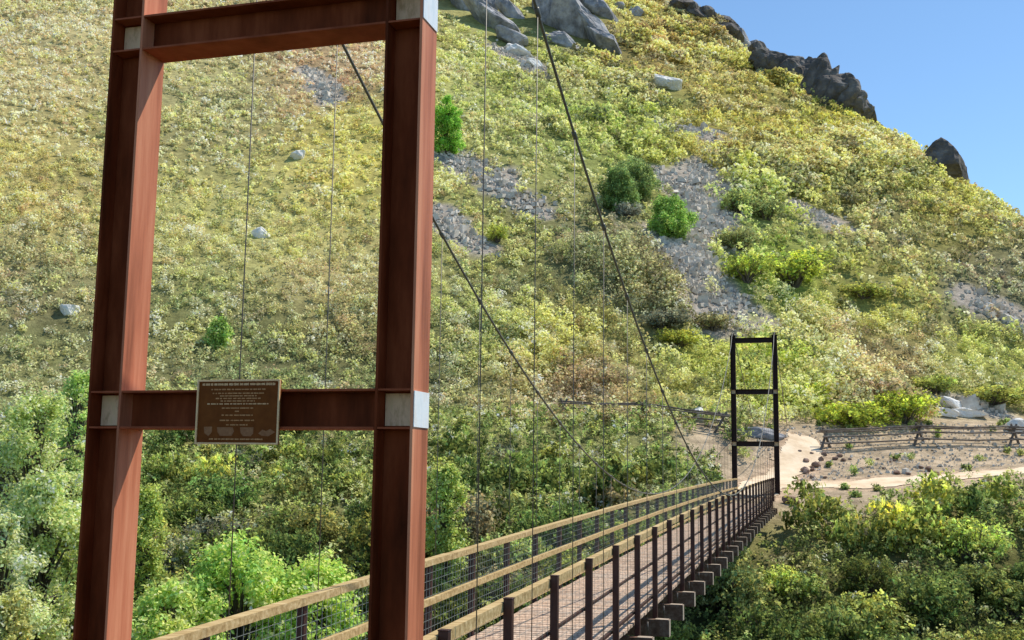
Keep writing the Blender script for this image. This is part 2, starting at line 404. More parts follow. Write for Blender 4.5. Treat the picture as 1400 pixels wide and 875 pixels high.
def shrub_points(n, lobes, rng, flat=.8, rmin=.25, rmax=.45, spread=.62):
    """unit shrub: radius about 1 across, height about 'flat' * 1.6"""
    th = rng.uniform(0, 2*PI, lobes); rr = spread*np.sqrt(rng.uniform(0, 1, lobes))
    lr = rng.uniform(rmin, rmax, lobes)
    lc = np.stack([rr*np.cos(th), rr*np.sin(th), flat*(.35+rng.uniform(0, .75, lobes)*(1-rr*.6))], 1)
    w = lr**2; k = rng.choice(lobes, n, p=w/w.sum())
    d = rng.normal(size=(n, 3)); d[:, 2] = d[:, 2]*.8+.25; d /= np.linalg.norm(d, axis=1)[:, None]
    rad = lr[k]*(1-np.abs(rng.normal(0, .22, n)))
    C = lc[k]+d*(rad*rng.uniform(.85, 1.25, n))[:, None]*np.array([1, 1, .85])
    C[:, 2] = np.maximum(C[:, 2], .03+rng.uniform(0, .08, n))
    Nn = d+rng.normal(0, .55, (n, 3)); Nn[:, 2] += .25; Nn /= np.linalg.norm(Nn, axis=1)[:, None]
    lob_t = rng.uniform(.78, 1.2, lobes)[k]
    return C, Nn, lob_t, lc, lr

def shrub_mesh(name, seed, n=2200, lobes=16, size=.085, flat=.8, hue=.12, **kw):
    rng = np.random.default_rng(seed)
    per = 8; m = n//per
    C, Nn, lt, lc, lr = shrub_points(m, lobes, rng, flat, **kw)
    j = np.repeat(np.arange(m), per); n = len(j)
    sb = np.exp(rng.normal(-.08, .42, m))[j]; top = C[:, 2][j]
    C = C[j]+rng.normal(0, .050, (n, 3)); C[:, 2] = np.maximum(C[:, 2], .03); lt = lt[j]*sb
    Nn = Nn[j]+rng.normal(0, .45, (n, 3)); Nn /= np.linalg.norm(Nn, axis=1)[:, None]
    sz = size*rng.uniform(.6, 1.35, n); litj = (rng.uniform(0, 1, m) < .34)[j]
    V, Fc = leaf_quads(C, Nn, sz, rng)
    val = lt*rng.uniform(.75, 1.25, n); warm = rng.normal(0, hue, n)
    lit_tip = litj*sstep(.25, .9, C[:, 2])*rng.uniform(.5, 1.1, n)  # sunlit highlight painted into some of the upper sprigs
    T = np.stack([val*(1+warm)+1.6*lit_tip, val+1.25*lit_tip, val*(1-warm*.8)+1.0*lit_tip], 1)
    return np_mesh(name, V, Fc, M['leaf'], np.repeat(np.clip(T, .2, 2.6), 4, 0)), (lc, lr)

def stems_mesh(name, lobe, seed, trunk=.035):
    lc, lr = lobe; rng = random.Random(seed); b = MB()
    for i in range(len(lc)):
        p0 = Vector((rng.uniform(-.08, .08), rng.uniform(-.08, .08), -.12)); p3 = Vector(lc[i])
        m1 = p0.lerp(p3, .4)+Vector((rng.uniform(-.08, .08), rng.uniform(-.08, .08), .08))
        b.tube([p0, m1, p3], [trunk, trunk*.6, trunk*.25], 5)
        for j in range(3):
            e = p3+Vector((rng.uniform(-1, 1), rng.uniform(-1, 1), rng.uniform(-.2, 1)))*lr[i]*.8
            b.tube([m1.lerp(p3, rng.uniform(.4, 1)), e], [trunk*.28, trunk*.1], 4)
    me = bpy.data.meshes.new(name); me.from_pydata(b.v, [], b.f); me.materials.append(M['bark']); return me

PROTO = []
for i in range(6):
    me, lb = shrub_mesh('foliage', 100+i, n=2900, lobes=20+i*3, size=.088, flat=(.75, .9, .65, .85, 1.0, .7)[i])
    PROTO.append((me, stems_mesh('stem', lb, 200+i)))
LOWP = []
for i in range(6):
    me, lb = shrub_mesh('low_foliage', 300+i, n=900, lobes=11+i, size=.13, flat=.55+.06*i)
    LOWP.append(me)

def on_bridge(x, y, rad, top):
    t = (x-N0[0])*AX[0]+(y-N0[1])*AX[1]; c = (x-N0[0])*RT[0]+(y-N0[1])*RT[1]
    if -3 < t < 55 and abs(c) < 1.35+rad*.75:
        return top > -2.6+.012*t
    return False

def put_shrub(x, y, rad, hgt, color, label, group=None, parts=True, k=None, cat='shrub', name='shrub'):
    z = float(Hg(np.array([x]), np.array([y]))[0])-.1*hgt
    rz = random.uniform(0, 6.28)
    k = random.randrange(6) if k is None else k
    if parts:
        r = empty(name, None, (x, y, z)); r.rotation_euler = (0, 0, rz)
        f = link('foliage', PROTO[k][0], r, sc=(rad, rad, hgt), color=color)
        link('stem', PROTO[k][1], r, sc=(rad, rad, hgt))
    else:
        r = link(name, LOWP[k], None, (x, y, z), rz, (rad, rad, hgt*1.25), color)
    tag(r, label, cat, group)
    return r

def vary(c, a=.13):
    v = random.uniform(1-a*1.6, 1+a*2.2); h = random.uniform(-a, a)
    c = (c[0]*v*(1+h), c[1]*v, c[2]*v*(1-h)); m = sum(c)/3
    return tuple(max(.005, (q*.86+m*.14)*.95) for q in c)

# --- hillside brush as one mass
rng = np.random.default_rng(5)
INDIV = []          # (x, y, r) keep-out discs of the individually built plants
def hill_mass(part_, rng):
    pts = []
    for (st, y0, y1) in (((.95, 50, 92),) if part_ == 0 else ((1.08, 92, 150), (1.5, 150, 260))):
        xs = np.arange(-135, 72, st); ys = np.arange(y0, y1, st)
        X, Y = np.meshgrid(xs, ys); X = X+rng.uniform(-.5, .5, X.shape)*st; Y = Y+rng.uniform(-.5, .5, X.shape)*st
        X = X.ravel(); Y = Y.ravel()
        keep = (Y > ytoe(X)-.6) & (X/Y > -.56) & (X/Y < .56) & (X < xridge(Y)+3.5)
        pts.append(np.stack([X[keep], Y[keep]], 1))
    P = np.concatenate(pts); x, y = P[:, 0], P[:, 1]; z = Hg(x, y)
    u, v = project(x, y, z)
    keep = (v > -60) & (u > -60) & (u < 1470)
    s = scree_d(x, y)+(fbm(x, y, 3, 31)-.5)*2.2
    keep &= (s > 1.0) | (rng.uniform(size=len(x)) < .08)
    # gaps of bare ground
    gap = fbm(x, y, 6, 77, 3)
    keep &= (gap > .25) | (rng.uniform(size=len(x)) < .7)
    keep &= rng.uniform(size=len(x)) < 1-.28*sstep(600, 850, u)
    keep &= path_d(x, y) > 1.2
    for (ix, iy, ir) in INDIV: keep &= np.hypot(x-ix, y-iy) > ir*.8
    x, y, z, u, v = x[keep], y[keep], z[keep], u[keep], v[keep]
    n = len(x)
    big = sstep(.45, .7, fbm(x, y, 11, 91, 3)); right = sstep(560, 900, u)
    rad = (.66+.22*right+1.0*big*(.25+.75*right))*rng.uniform(.6, 1.4, n)*(1+.25*sstep(120, 200, y))
    hgt = rad*rng.uniform(.7, 1.15, n)*(.85+.35*right)
    colr = hill_color(x, y, z)
    kind = rng.uniform(size=n); nz = fbm(x, y, 9, 101, 3)
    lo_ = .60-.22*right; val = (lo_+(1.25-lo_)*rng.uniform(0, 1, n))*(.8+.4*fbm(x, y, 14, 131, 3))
    sage = np.array([.34, .35, .24]); olive = np.array([.20, .25, .10]); red = np.array([.48, .31, .18]); vivid = np.array([.54, .58, .11])
    C = colr*1.0
    for lo, hi, cc, wgt in ((0, .16, sage, .55), (.16, .34, olive, .6), (.34, .42, red, .4), (.42, .60, vivid, .42)):
        m = (kind+(nz-.5)*.35 > lo) & (kind+(nz-.5)*.35 <= hi); C[m] = C[m]*(1-wgt)+cc*wgt
    C = C*val[:, None]*(1.55-.15*right[:, None]); C = C*np.array([1.04, .97, 1.02]); C = (C*.80+C.mean(1)[:, None]*.20)*1.5
    tan = sstep(.5, .68, fbm(x, y*1.6, 17, 151, 3))[:, None]*.36; C = C*(1-tan)+tan*np.array([.50, .40, .26])*(C.mean(1)[:, None]/.30)
    nl = 105 if part_ == 0 else 50
    cnt_ = np.maximum(14, (nl*.9*(rad/.72)**1.5)).astype(int)
    k = np.repeat(np.arange(n), cnt_); N_ = len(k); print('hill', part_, n, N_)
    nb = 6
    per = 4; k = k[::per]; N_ = len(k); lob = rng.integers(0, nb, N_)
    lth = rng.uniform(0, 2*PI, (n, nb)); lrr = .55*np.sqrt(rng.uniform(size=(n, nb))); lz = .35+.4*rng.uniform(size=(n, nb))
    cx_ = (lrr*np.cos(lth))[k, lob]; cy_ = (lrr*np.sin(lth))[k, lob]; cz_ = lz[k, lob]
    d = rng.normal(size=(N_, 3)); d[:, 2] = d[:, 2]*.7+.35; d /= np.linalg.norm(d, axis=1)[:, None]
    q = .46*(1-np.abs(rng.normal(0, .2, N_)))
    X = x[k]+rad[k]*(cx_+d[:, 0]*q); Y = y[k]+rad[k]*(cy_+d[:, 1]*q)
    zz = np.maximum(cz_+d[:, 2]*q*.8, 0.0)
    # follow the slope
    e = .5; gxx = (Hg(x+e, y)-Hg(x-e, y)); gyy = (Hg(x, y+e)-Hg(x, y-e))
    Z = z[k]+hgt[k]*zz+(X-x[k])*gxx[k]+(Y-y[k])*gyy[k]-.05
    j = np.repeat(np.arange(N_), per); sb = (np.exp(rng.normal(-.05, .30, N_))+.22*(rng.uniform(size=N_) < .12))[j][:, None]; N_ = len(j); k = k[j]; d = d[j]
    jt = rng.normal(0, .085, (3, N_)); X = X[j]+jt[0]; Y = Y[j]+jt[1]; Z = Z[j]+jt[2]
    Nn = d+rng.normal(0, .5, (N_, 3)); Nn[:, 2] += .3; Nn /= np.linalg.norm(Nn, axis=1)[:, None]
    sz = ((.15+.085*rad[k]) if part_ else (.115+.045*rad[k]))*rng.uniform(.65, 1.4, N_)*(1+.3*sstep(110, 200, y[k]))
    V, Fc = leaf_quads(np.stack([X, Y, Z], 1), Nn, sz, rng, .75)
    T = C[k]*sb*rng.uniform(.8, 1.2, (N_, 1))*(1+rng.normal(0, .06, (N_, 3)))
    return V, np.repeat(np.clip(T, .01, .93), 4, 0)

# ------------------------------------------------------------------ rocks
import bmesh
_bm = bmesh.new(); bmesh.ops.create_icosphere(_bm, subdivisions=4, radius=1)
ICO_V = np.array([v.co[:] for v in _bm.verts]); ICO_F = np.array([[v.index for v in f.verts] for f in _bm.faces]); _bm.free()
_bm = bmesh.new(); bmesh.ops.create_icosphere(_bm, subdivisions=2, radius=1)
ICO2_V = np.array([v.co[:] for v in _bm.verts]); ICO2_F = np.array([[v.index for v in f.verts] for f in _bm.faces]); _bm.free()

def rock_verts(dim, seed, planes=13, rough=.11, base=ICO_V, lean=(0, 0), dmin=.42):
    rg = np.random.default_rng(seed); V = base.copy()
    n = rg.normal(size=(planes, 3)); n /= np.linalg.norm(n, axis=1)[:, None]; d = rg.uniform(.5, .9, planes)
    dots = V @ n.T; k = np.where(dots > 1e-3, d/np.maximum(dots, 1e-3), 9); s = np.minimum(1, k.min(1))
    V = V*s[:, None]
    V += base*((fbm(V[:, 0]*3+V[:, 2]*2+9, V[:, 1]*3+V[:, 2]*1.7, 1, seed, 4)-.5)*rough*2)[:, None]
    V = V*np.array(dim)/2
    V[:, 0] += V[:, 2]*lean[0]; V[:, 1] += V[:, 2]*lean[1]
    return V
def rot(V, rz, ry=0):
    c, s = math.cos(ry), math.sin(ry); V = V @ np.array([[c, 0, s], [0, 1, 0], [-s, 0, c]]).T
    c, s = math.cos(rz), math.sin(rz); return V @ np.array([[c, -s, 0], [s, c, 0], [0, 0, 1]]).T
def rocks(name, items, mat, label, cat, group=None, hi=True):
    b, f = (ICO_V, ICO_F) if hi else (ICO2_V, ICO2_F)
    if len(items) > 1:
        root = empty(name, None, tuple(items[0][0])); tag(root, label, cat, group)
        for (pos, dim, rz, ry, seed) in items:
            V = rot(rock_verts(dim, seed, base=b), rz, ry)
            link('rock_block', np_mesh('rock_block', V, f, mat), root, tuple(np.array(pos)-np.array(items[0][0])))
        return root
    Vs, Fs = [], []; o = 0
    for (pos, dim, rz, ry, seed) in items:
        V = rot(rock_verts(dim, seed, base=b), rz, ry)+np.array(pos); Vs.append(V); Fs.append(f+o); o += len(V)
    ob = link(name, np_mesh(name, np.concatenate(Vs), np.concatenate(Fs), mat))
    tag(ob, label, cat, group); return ob

def rk(u, v, w_px, h_px, seed, dpt=.8, rz=None, ry=0, sink=.15, k=1.0):
    """a rock whose foot middle is seen at photo point (u, v), as large as w_px x h_px there"""
    p = at(u, v)
    s = np.linalg.norm(p)/F_
    w, h = w_px*s*1.25, h_px*s*1.3
    if v < 600: INDIV.append((p[0], p[1]-w*.35, w*.75))
    return ((p[0], p[1]+w*dpt*.3, p[2]+h*(.5-sink)), (w, w*dpt, h), random.uniform(-.4, .4) if rz is None else rz, ry, seed)

# ridge rocks
random.seed(21)
def rkc(u, v, w_px, h_px, seed, dpt=.8, rz=0, ry=0, push=0):
    """a slab centred where photo point (u, v) meets the slope"""
    p = at(u, v); s = np.linalg.norm(p)/F_; w, h = w_px*s, h_px*s; INDIV.append((p[0], p[1]-w*.3, w*.55))
    if seed == 95: p = p+np.array([0, 0, 15*s])
    return ((p[0], p[1]+push*s, p[2]), (w*1.2, w*dpt*1.2, h*1.25), rz, ry, seed)
CR = np.array([(936, -2, 14), (960, 9, 24), (985, 18, 34), (1003, 34, 62), (1030, 40, 72), (1050, 50, 84), (1072, 60, 95), (1090, 70, 106), (1108, 74, 120), (1122, 72, 128), (1138, 82, 138), (1152, 97, 146), (1165, 116, 152), (1180, 135, 160), (1190, 150, 166)], float)
def crag(u0, u1, step, seed, mat, label):
    it = []; rr = random.Random(seed); u = u0
    while u < u1:
        top = np.interp(u, CR[:, 0], CR[:, 1])+rr.uniform(-4, 3); bot = np.interp(u, CR[:, 0], CR[:, 2])+4
        p = at(u, bot); s_ = np.linalg.norm(p)/F_; h = (bot-top)*s_; w = rr.uniform(24, 42)*s_
        it.append(((p[0], p[1]+w*.2, p[2]+h*.36), (w*rr.uniform(1, 1.5), w*rr.uniform(1.2, 2), h*rr.uniform(1.05, 1.3)), rr.uniform(-.6, .6), rr.uniform(.15, .6), seed*50+len(it)))
        u += step*rr.uniform(.7, 1.3)
    rocks('rock_outcrop', it, mat, label, 'rock outcrop')
crag(1108, 1188, 6, 1, M['darkrock'], 'largest dark crag on the skyline with a steep right end')
crag(1032, 1106, 7, 2, M['darkrock'], 'jagged dark rock band on the ridge left of the largest crag')
crag(938, 1000, 8, 3, M['darkrock'], 'low dark rocks along the ridge at the top edge of the photo')
rocks('rock_outcrop', [rkc(1008, 62, 30, 44, 50, .8, .1, .3), rkc(1022, 70, 26, 34, 51, .8, -.2, .5), rkc(998, 52, 20, 30, 52, .8)], M['rock'], 'grey rock knob just below the jagged skyline band', 'rock outcrop')
rocks('boulder', [rkc(1290, 218, 78, 56, 95, .6, .1, .80)], M['darkrock'], 'lone dark leaning boulder standing on the skyline at right', 'boulder')
# cliffs near the top
rocks('cliff', [rkc(646, 14, 110, 26, 101, .5, .2, .95), rkc(632, 6, 80, 22, 102, .5, .2, .9), rkc(668, 32, 96, 28, 103, .5, .1, .85), rkc(690, 40, 84, 26, 104, .6, .2, .7), rkc(660, 6, 60, 30, 105, .6, 0, .6),
                rkc(704, 58, 56, 24, 106, .6, .1, .55), rkc(700, 22, 50, 20, 107, .6, .1, .8)], M['rock'], 'pale and dark slanting cliff blocks at top between tower and cable', 'cliff')
rocks('cliff', [rkc(768, 34, 130, 46, 111, .5, .3, .95), rkc(792, 46, 130, 40, 112, .5, .3, 1.0), rkc(812, 54, 116, 28, 113, .5, .2, .95), rkc(826, 64, 90, 22, 114, .6, .2, .9), rkc(752, 18, 80, 46, 115, .6, .2, .8), rkc(795, 6, 90, 40, 116, .6, .2, .9),
                rkc(775, 62, 60, 26, 117, .6, .1, .6), rkc(822, 20, 70, 18, 118, .6, .1, .9)],
      M['rock'], 'tall grey cliff with dark left face right of the main cable', 'cliff')
rocks('rock_outcrop', [rkc(712, 74, 40, 16, 121, .7, .2, .5), rkc(732, 90, 28, 14, 122, .7, 0, .6), rkc(700, 66, 26, 12, 123, .7, 0, .4)], M['palerock'], 'small whitish ledge below the cliffs, crossed by the main cable', 'rock outcrop')
rocks('boulder', [rk(917, 124, 46, 24, 131, .7, .1, .45, .15)], M['palerock'], 'long pale slab in the upper hillside brush below the ridge', 'boulder')
rocks('rock_outcrop', [rk(870, 22, 30, 16, 133), rk(848, 14, 24, 12, 134)], M['rock'], 'low grey outcrop at the top edge between cliff and skyline rocks', 'rock outcrop')
for (u, v, w, h, lab) in [(405, 220, 22, 17, 'whitish boulder on the hillside framed by the upper tower opening'), (355, 326, 22, 18, 'pale boulder with shaded side, lower of two framed by the tower'),
                          (90, 434, 26, 20, 'whitish rock on the hillside left of the near tower'), (750, 662, 20, 26, 'white rock in dark brush above the bridge railing'),
                          (770, 585, 10, 8, 'tiny white stone beside the foot of the left cable')]:
    rocks('boulder', [rk(u, v, w, h, int(u), .8)], M['palerock'], lab, 'boulder')
rocks('rock_outcrop', [rk(1305, 560, 46, 16, 141, .7, 0, .15), rk(1325, 572, 60, 14, 142, .7, 0, .1), rk(1294, 572, 30, 14, 143)], M['palerock'], 'flat white rock slabs behind the fence at right', 'rock outcrop')
rocks('boulder', [rk(957, 576, 34, 20, 151)], M['palerock'], 'angular white rock beside the fence left of the far tower', 'boulder')
rocks('boulder', [rk(1040, 600, 58, 18, 152, .5, 0, .02, .3)], M['rock'], 'long flat grey boulder seen through the far tower', 'boulder')
rocks('boulder', [rk(1392, 592, 26, 18, 153, .7)], M['palerock'], 'white rock behind the rightmost fence support', 'boulder')
rocks('boulder', [rk(1084, 690, 26, 12, 154, .7)], M['redrock'], 'flat brown rock beside the foot of the far tower', 'boulder')
rocks('rock_outcrop', [rk(1378, 442, 22, 11, 155, .7, 0, .4), rk(1352, 420, 16, 8, 156)], M['scree'], 'grey rocks in the brush at the right edge halfway up', 'rock outcrop')
random.seed(31)
for i in range(26):
    u = random.uniform(1086, 1290); v = 618+ (u-1086)*.10+random.uniform(-4, 26)*(1-(u-1086)/420)
    if i < 7: u = random.uniform(1095, 1135); v = random.uniform(622, 655)
    w = random.uniform(5, 11)*(1.2 if i < 7 else .9)
    rocks('loose_rock', [rk(u, v, w, w*.7, 400+i)], M['redrock'], 'small brown rock lying on the dirt between trail and fence', 'rock', 'loose rocks on the dirt bank', hi=False)

# scree stones as stuff
def scree_mass():
    rg = np.random.default_rng(9); X = []; 
    for ax, ay, bx, by, r in SEG:
        L = math.hypot(bx-ax, by-ay); n = int((L+r)*r*15)
        t = rg.uniform(-.1, 1.1, n); o = rg.normal(0, .5, (n, 2))*r
        X.append(np.stack([ax+(bx-ax)*t+o[:, 0], ay+(by-ay)*t+o[:, 1]], 1))
    # stones scattered on the bench
    n = 2600; bx_ = rg.uniform(14, 48, n); by_ = ytoe(bx_)-rg.uniform(1, 11, n); X.append(np.stack([bx_, by_], 1))
    nb = n
    P = np.concatenate(X); n = len(P); z = Hg(P[:, 0], P[:, 1])
    s = rg.lognormal(-1.0, .5, n)*.72; s[-nb:] *= .3
    m = np.ones(n, bool); m[-nb:] = path_d(P[-nb:, 0], P[-nb:, 1]) > .9
    P, z, s = P[m], z[m], s[m]; n = len(P)
    cube = np.array([(-1, -1, -1), (1, -1, -1), (1, 1, -1), (-1, 1, -1), (-1, -1, 1), (1, -1, 1), (1, 1, 1), (-1, 1, 1)])*.5
    V = cube[None]*rg.uniform(.5, 1.15, (n, 1, 3))+rg.uniform(-.16, .16, (n, 8, 3))
    V[:, 4:, :2] *= .75
    a = rg.uniform(0, 6.28, n); c_, s_ = np.cos(a)[:, None], np.sin(a)[:, None]
    x = V[..., 0]*c_-V[..., 1]*s_; y = V[..., 0]*s_+V[..., 1]*c_; tl = rg.uniform(-.4, .4, n)[:, None]
    V = np.stack([x, y, V[..., 2]*.8+x*tl], -1)*s[:, None, None]+np.stack([P[:, 0], P[:, 1], z+.05], 1)[:, None, :]
    Fq = np.array([(0, 3, 2, 1), (4, 5, 6, 7), (0, 1, 5, 4), (1, 2, 6, 5), (2, 3, 7, 6), (3, 0, 4, 7)])
    Fc = (Fq[None]+(np.arange(n)*8)[:, None, None]).reshape(-1, 4)
    o = link('scree', np_mesh('scree', V.reshape(-1, 3), Fc, M['scree'])); tag(o, 'loose grey scree stones in streaks down the hillside', 'scree', kind='stuff')
scree_mass()

# ------------------------------------------------------------------ suspension bridge
A_, D_ = .2529, .2656
ZL, SP, BH = .3467, 2.593, .2497
ZF = 1.3168
def rail_z(t): return -1.22+.029*t-.00024*t*t
def deck_z(t): return rail_z(t)-1.13
def cable_z(t): return -.66+.01131*(t-24)**2
AX3 = (AX[0], AX[1], 0); RT3 = (RT[0], RT[1], 0)
bridge = empty('suspension_bridge', None, W(0, 0, deck_z(0)))
tag(bridge, 'suspension footbridge with red brown steel towers, timber rails and plank deck across the gorge', 'bridge')
OFF = Vector(bridge.location)
def reloc(o):      # world-built meshes keep world coordinates under the located root
    o.matrix_parent_inverse = Matrix.Translation(-OFF); return o
def part(mb, name, mat, parent, **k):
    o = mb.build(name, mat, parent, **k)
    o.matrix_parent_inverse = Matrix.Translation(-OFF); return o
def subroot(name):
    o = empty(name, bridge); o.matrix_parent_inverse = Matrix.Identity(4); return o

def bx(mb, t, c, z, dt, dc, dz, col=(1, 1, 1)):
    mb.box(W(t, c, z), (dt, dc, dz), AX3, RT3, (0, 0, 1), col)

def tower(t0, beams, zbot, flmat, webmat, near, label):
    tw = subroot('tower'); tw['label'] = label
    cc = 2.0565/2; ft = .018; wt = .014; ztop = beams[-1]+BH/2+.10
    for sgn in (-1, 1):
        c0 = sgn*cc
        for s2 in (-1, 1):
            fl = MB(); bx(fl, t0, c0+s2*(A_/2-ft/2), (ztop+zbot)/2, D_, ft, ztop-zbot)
            part(fl, 'column_flange', flmat if s2 > 0 else webmat, tw, bevel=.003 if near else 0)  # left flanges take the darker web steel, shade put into the colour
        fl = MB(); bx(fl, t0, c0, ztop+.012, D_+.03, A_+.03, .024); part(fl, 'cap_plate', flmat, tw)
        wb = MB(); bx(wb, t0, c0, (ztop+zbot)/2, wt, A_-2*ft-.002, ztop-zbot-.004)
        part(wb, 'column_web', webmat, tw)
        for zb in beams:
            for s3 in (-1, 1):
                for s4 in (-1, 1):
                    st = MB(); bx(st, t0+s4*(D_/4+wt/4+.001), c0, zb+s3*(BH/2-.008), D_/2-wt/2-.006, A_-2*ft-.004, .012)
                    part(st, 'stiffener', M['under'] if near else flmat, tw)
        if near:
            for zb in beams:
                mp = MB(); bx(mp, t0-wt/2-.006, c0, zb, .006, A_-2*ft-.012, BH-.05)
                part(mp, 'web_plate', M['tanplate'], tw)
                if sgn > 0:
                    mp = MB(); bx(mp, t0, c0+A_/2+.0035, zb, D_-.012, .005, BH-.03)
                    part(mp, 'flange_plate', M['bare'], tw)
        else:
            for zb in beams[:2]:
                mp = MB(); bx(mp, t0-wt/2-.006, c0, zb, .006, A_-2*ft-.012, BH-.05); part(mp, 'web_plate', M['tanplate'], tw)
        pl = MB(); bx(pl, t0, c0, zbot+.0125, .45, .45, .025); part(pl, 'base_plate', flmat, tw)
        pr = MB(); bx(pr, t0, c0, zbot-.9, .75, .75, 1.8); part(pr, 'footing', M['concrete'], tw, bevel=.03)
        sd_ = MB()
        for s4 in (-1, 1): bx(sd_, t0, c0+s4*.05, ztop+.085, .34, .014, .12)
        sd_.tube([W(t0, c0-.043, ztop+.085), W(t0, c0+.043, ztop+.085)], .05, 16)
        part(sd_, 'saddle', flmat, tw)
    x0, x1 = -cc+A_/2+.0015, cc-A_/2-.0015
    for zb in beams:
        for s2 in (-1, 1):
            b = MB(); bx(b, t0, 0, zb+s2*(BH/2-.0075), D_-.004, x1-x0, .015)
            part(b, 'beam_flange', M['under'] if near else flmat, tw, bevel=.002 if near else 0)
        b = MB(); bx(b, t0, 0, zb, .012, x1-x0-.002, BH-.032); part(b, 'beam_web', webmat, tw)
    return tw

near_b = [ZL, ZL+SP, ZL+2*SP]; far_b = [ZF, ZF+SP, ZF+2*SP]
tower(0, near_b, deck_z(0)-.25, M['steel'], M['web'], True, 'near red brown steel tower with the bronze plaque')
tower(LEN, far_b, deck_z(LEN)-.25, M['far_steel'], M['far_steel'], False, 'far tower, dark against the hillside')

# deck
dk = MB(); rr = random.Random(4); t = -2.0; pw = .145
while t < LEN+1.6:
    z = deck_z(max(t, -.5)); tone = rr.uniform(.8, 1.15); h = rr.uniform(-.04, .05)
    b = (.60*tone*(1+h), .46*tone, .35*tone*(1-h))
    bx(dk, t+pw/2, rr.uniform(-.01, .01), z-.02+rr.uniform(-.002, .002), pw-.008, 1.80, .04, b)
    t += pw
part(dk, 'deck', M['deck'], bridge, tint=True)
ts = [k*1.6 for k in range(0, 32)]
for sgn in (-1, 0, 1):
    s_ = MB()
    for a, b in zip(np.arange(-2, LEN+1.5, 1.0)[:-1], np.arange(-2, LEN+1.5, 1.0)[1:]):
        s_.bar(W(a, sgn*.74, deck_z(a)-.105), W(b, sgn*.74, deck_z(b)-.105), .07, .12)
    part(s_, 'stringer', M['beamwood'], bridge)
proto_beam = None
for k in range(1, 32):
    t = k*1.6-.6; z = deck_z(t)-.045-.12-.13
    b = MB(); bx(b, t, 0, z, .15, 2.36, .25)
    part(b, 'floor_beam', M['beamwood'], bridge, bevel=.008)
    b = MB(); bx(b, t, 1.184, z, .146, .006, .246); part(b, 'beam_end', M['endgrain'], bridge)
    b = MB(); bx(b, t, 1.07, z+.127, .145, .20, .003); part(b, 'beam_top', M['endgrain'], bridge)
for sgn, lab in ((1, 'right hand railing with dark posts and one timber top rail'), (-1, 'left hand railing with two timber rails and wire mesh')):
    rl = subroot('railing'); rl['label'] = lab
    for k in range(0, 31):
        t = max(.2, k*1.6-.5) if k else -1.4; p = MB()
        hh = 1.18 if sgn > 0 else 1.06
        z0 = deck_z(t)-.28; z1 = deck_z(t)+hh
        bx(p, t, sgn*.95, (z0+z1)/2, .068, .075, z1-z0)
        bx(p, t, sgn*.95, z1+.006, .074, .082, .012)
        part(p, 'post', M['post'], rl, bevel=.004)
    tt = list(np.arange(.15, LEN, 3.2))+[LEN-.1]
    def long_rail(name, dz, w, h, cpos, mat, gap=.004):
        m_ = MB()
        for a, b in zip(tt[:-1], tt[1:]):
            sub = np.linspace(a+gap, b-gap, 4)
            e = random.uniform(-.004, .004)
            for p0, p1 in zip(sub[:-1], sub[1:]):
                m_.bar(W(p0, cpos, rail_z(p0)+dz+e), W(p1+.0, cpos, rail_z(p1)+dz+e), w, h)
        return part(m_, name, mat, rl)
    if sgn > 0:
        long_rail('top_rail', -.02, .085, .08, .868, M['rail'])
        long_rail('bottom_rail', -1.0, .04, .035, .885, M['post'])
        long_rail('middle_rail', -.50, .03, .03, .885, M['post'])
    else:
        long_rail('top_rail', -.045, .11, .07, -.945, M['rail'])
        long_rail('middle_rail', -.47, .05, .075, -.885, M['rail'])
        long_rail('bottom_rail', -1.02, .04, .05, -.885, M['rail'])
    wm_ = MB(); cm = sgn*.905
    for i in range(11):
        zz = -.07-.088*i
        tl = np.arange(.2, LEN-.1, 1.6)
        for a, b in zip(tl[:-1], tl[1:]): wm_.bar(W(a, cm, rail_z(a)+zz), W(b, cm, rail_z(b)+zz), .0034 if sgn < 0 else .0022, .0034 if sgn < 0 else .0022)
    for tv in np.arange(.2, LEN-.3, .10 if sgn < 0 else .2):
        s3 = .0032 if sgn < 0 else .0022
        bx(wm_, tv, cm+.003, rail_z(tv)-.51, s3, s3, .90)
    part(wm_, 'wire_mesh', M['wire'], rl)

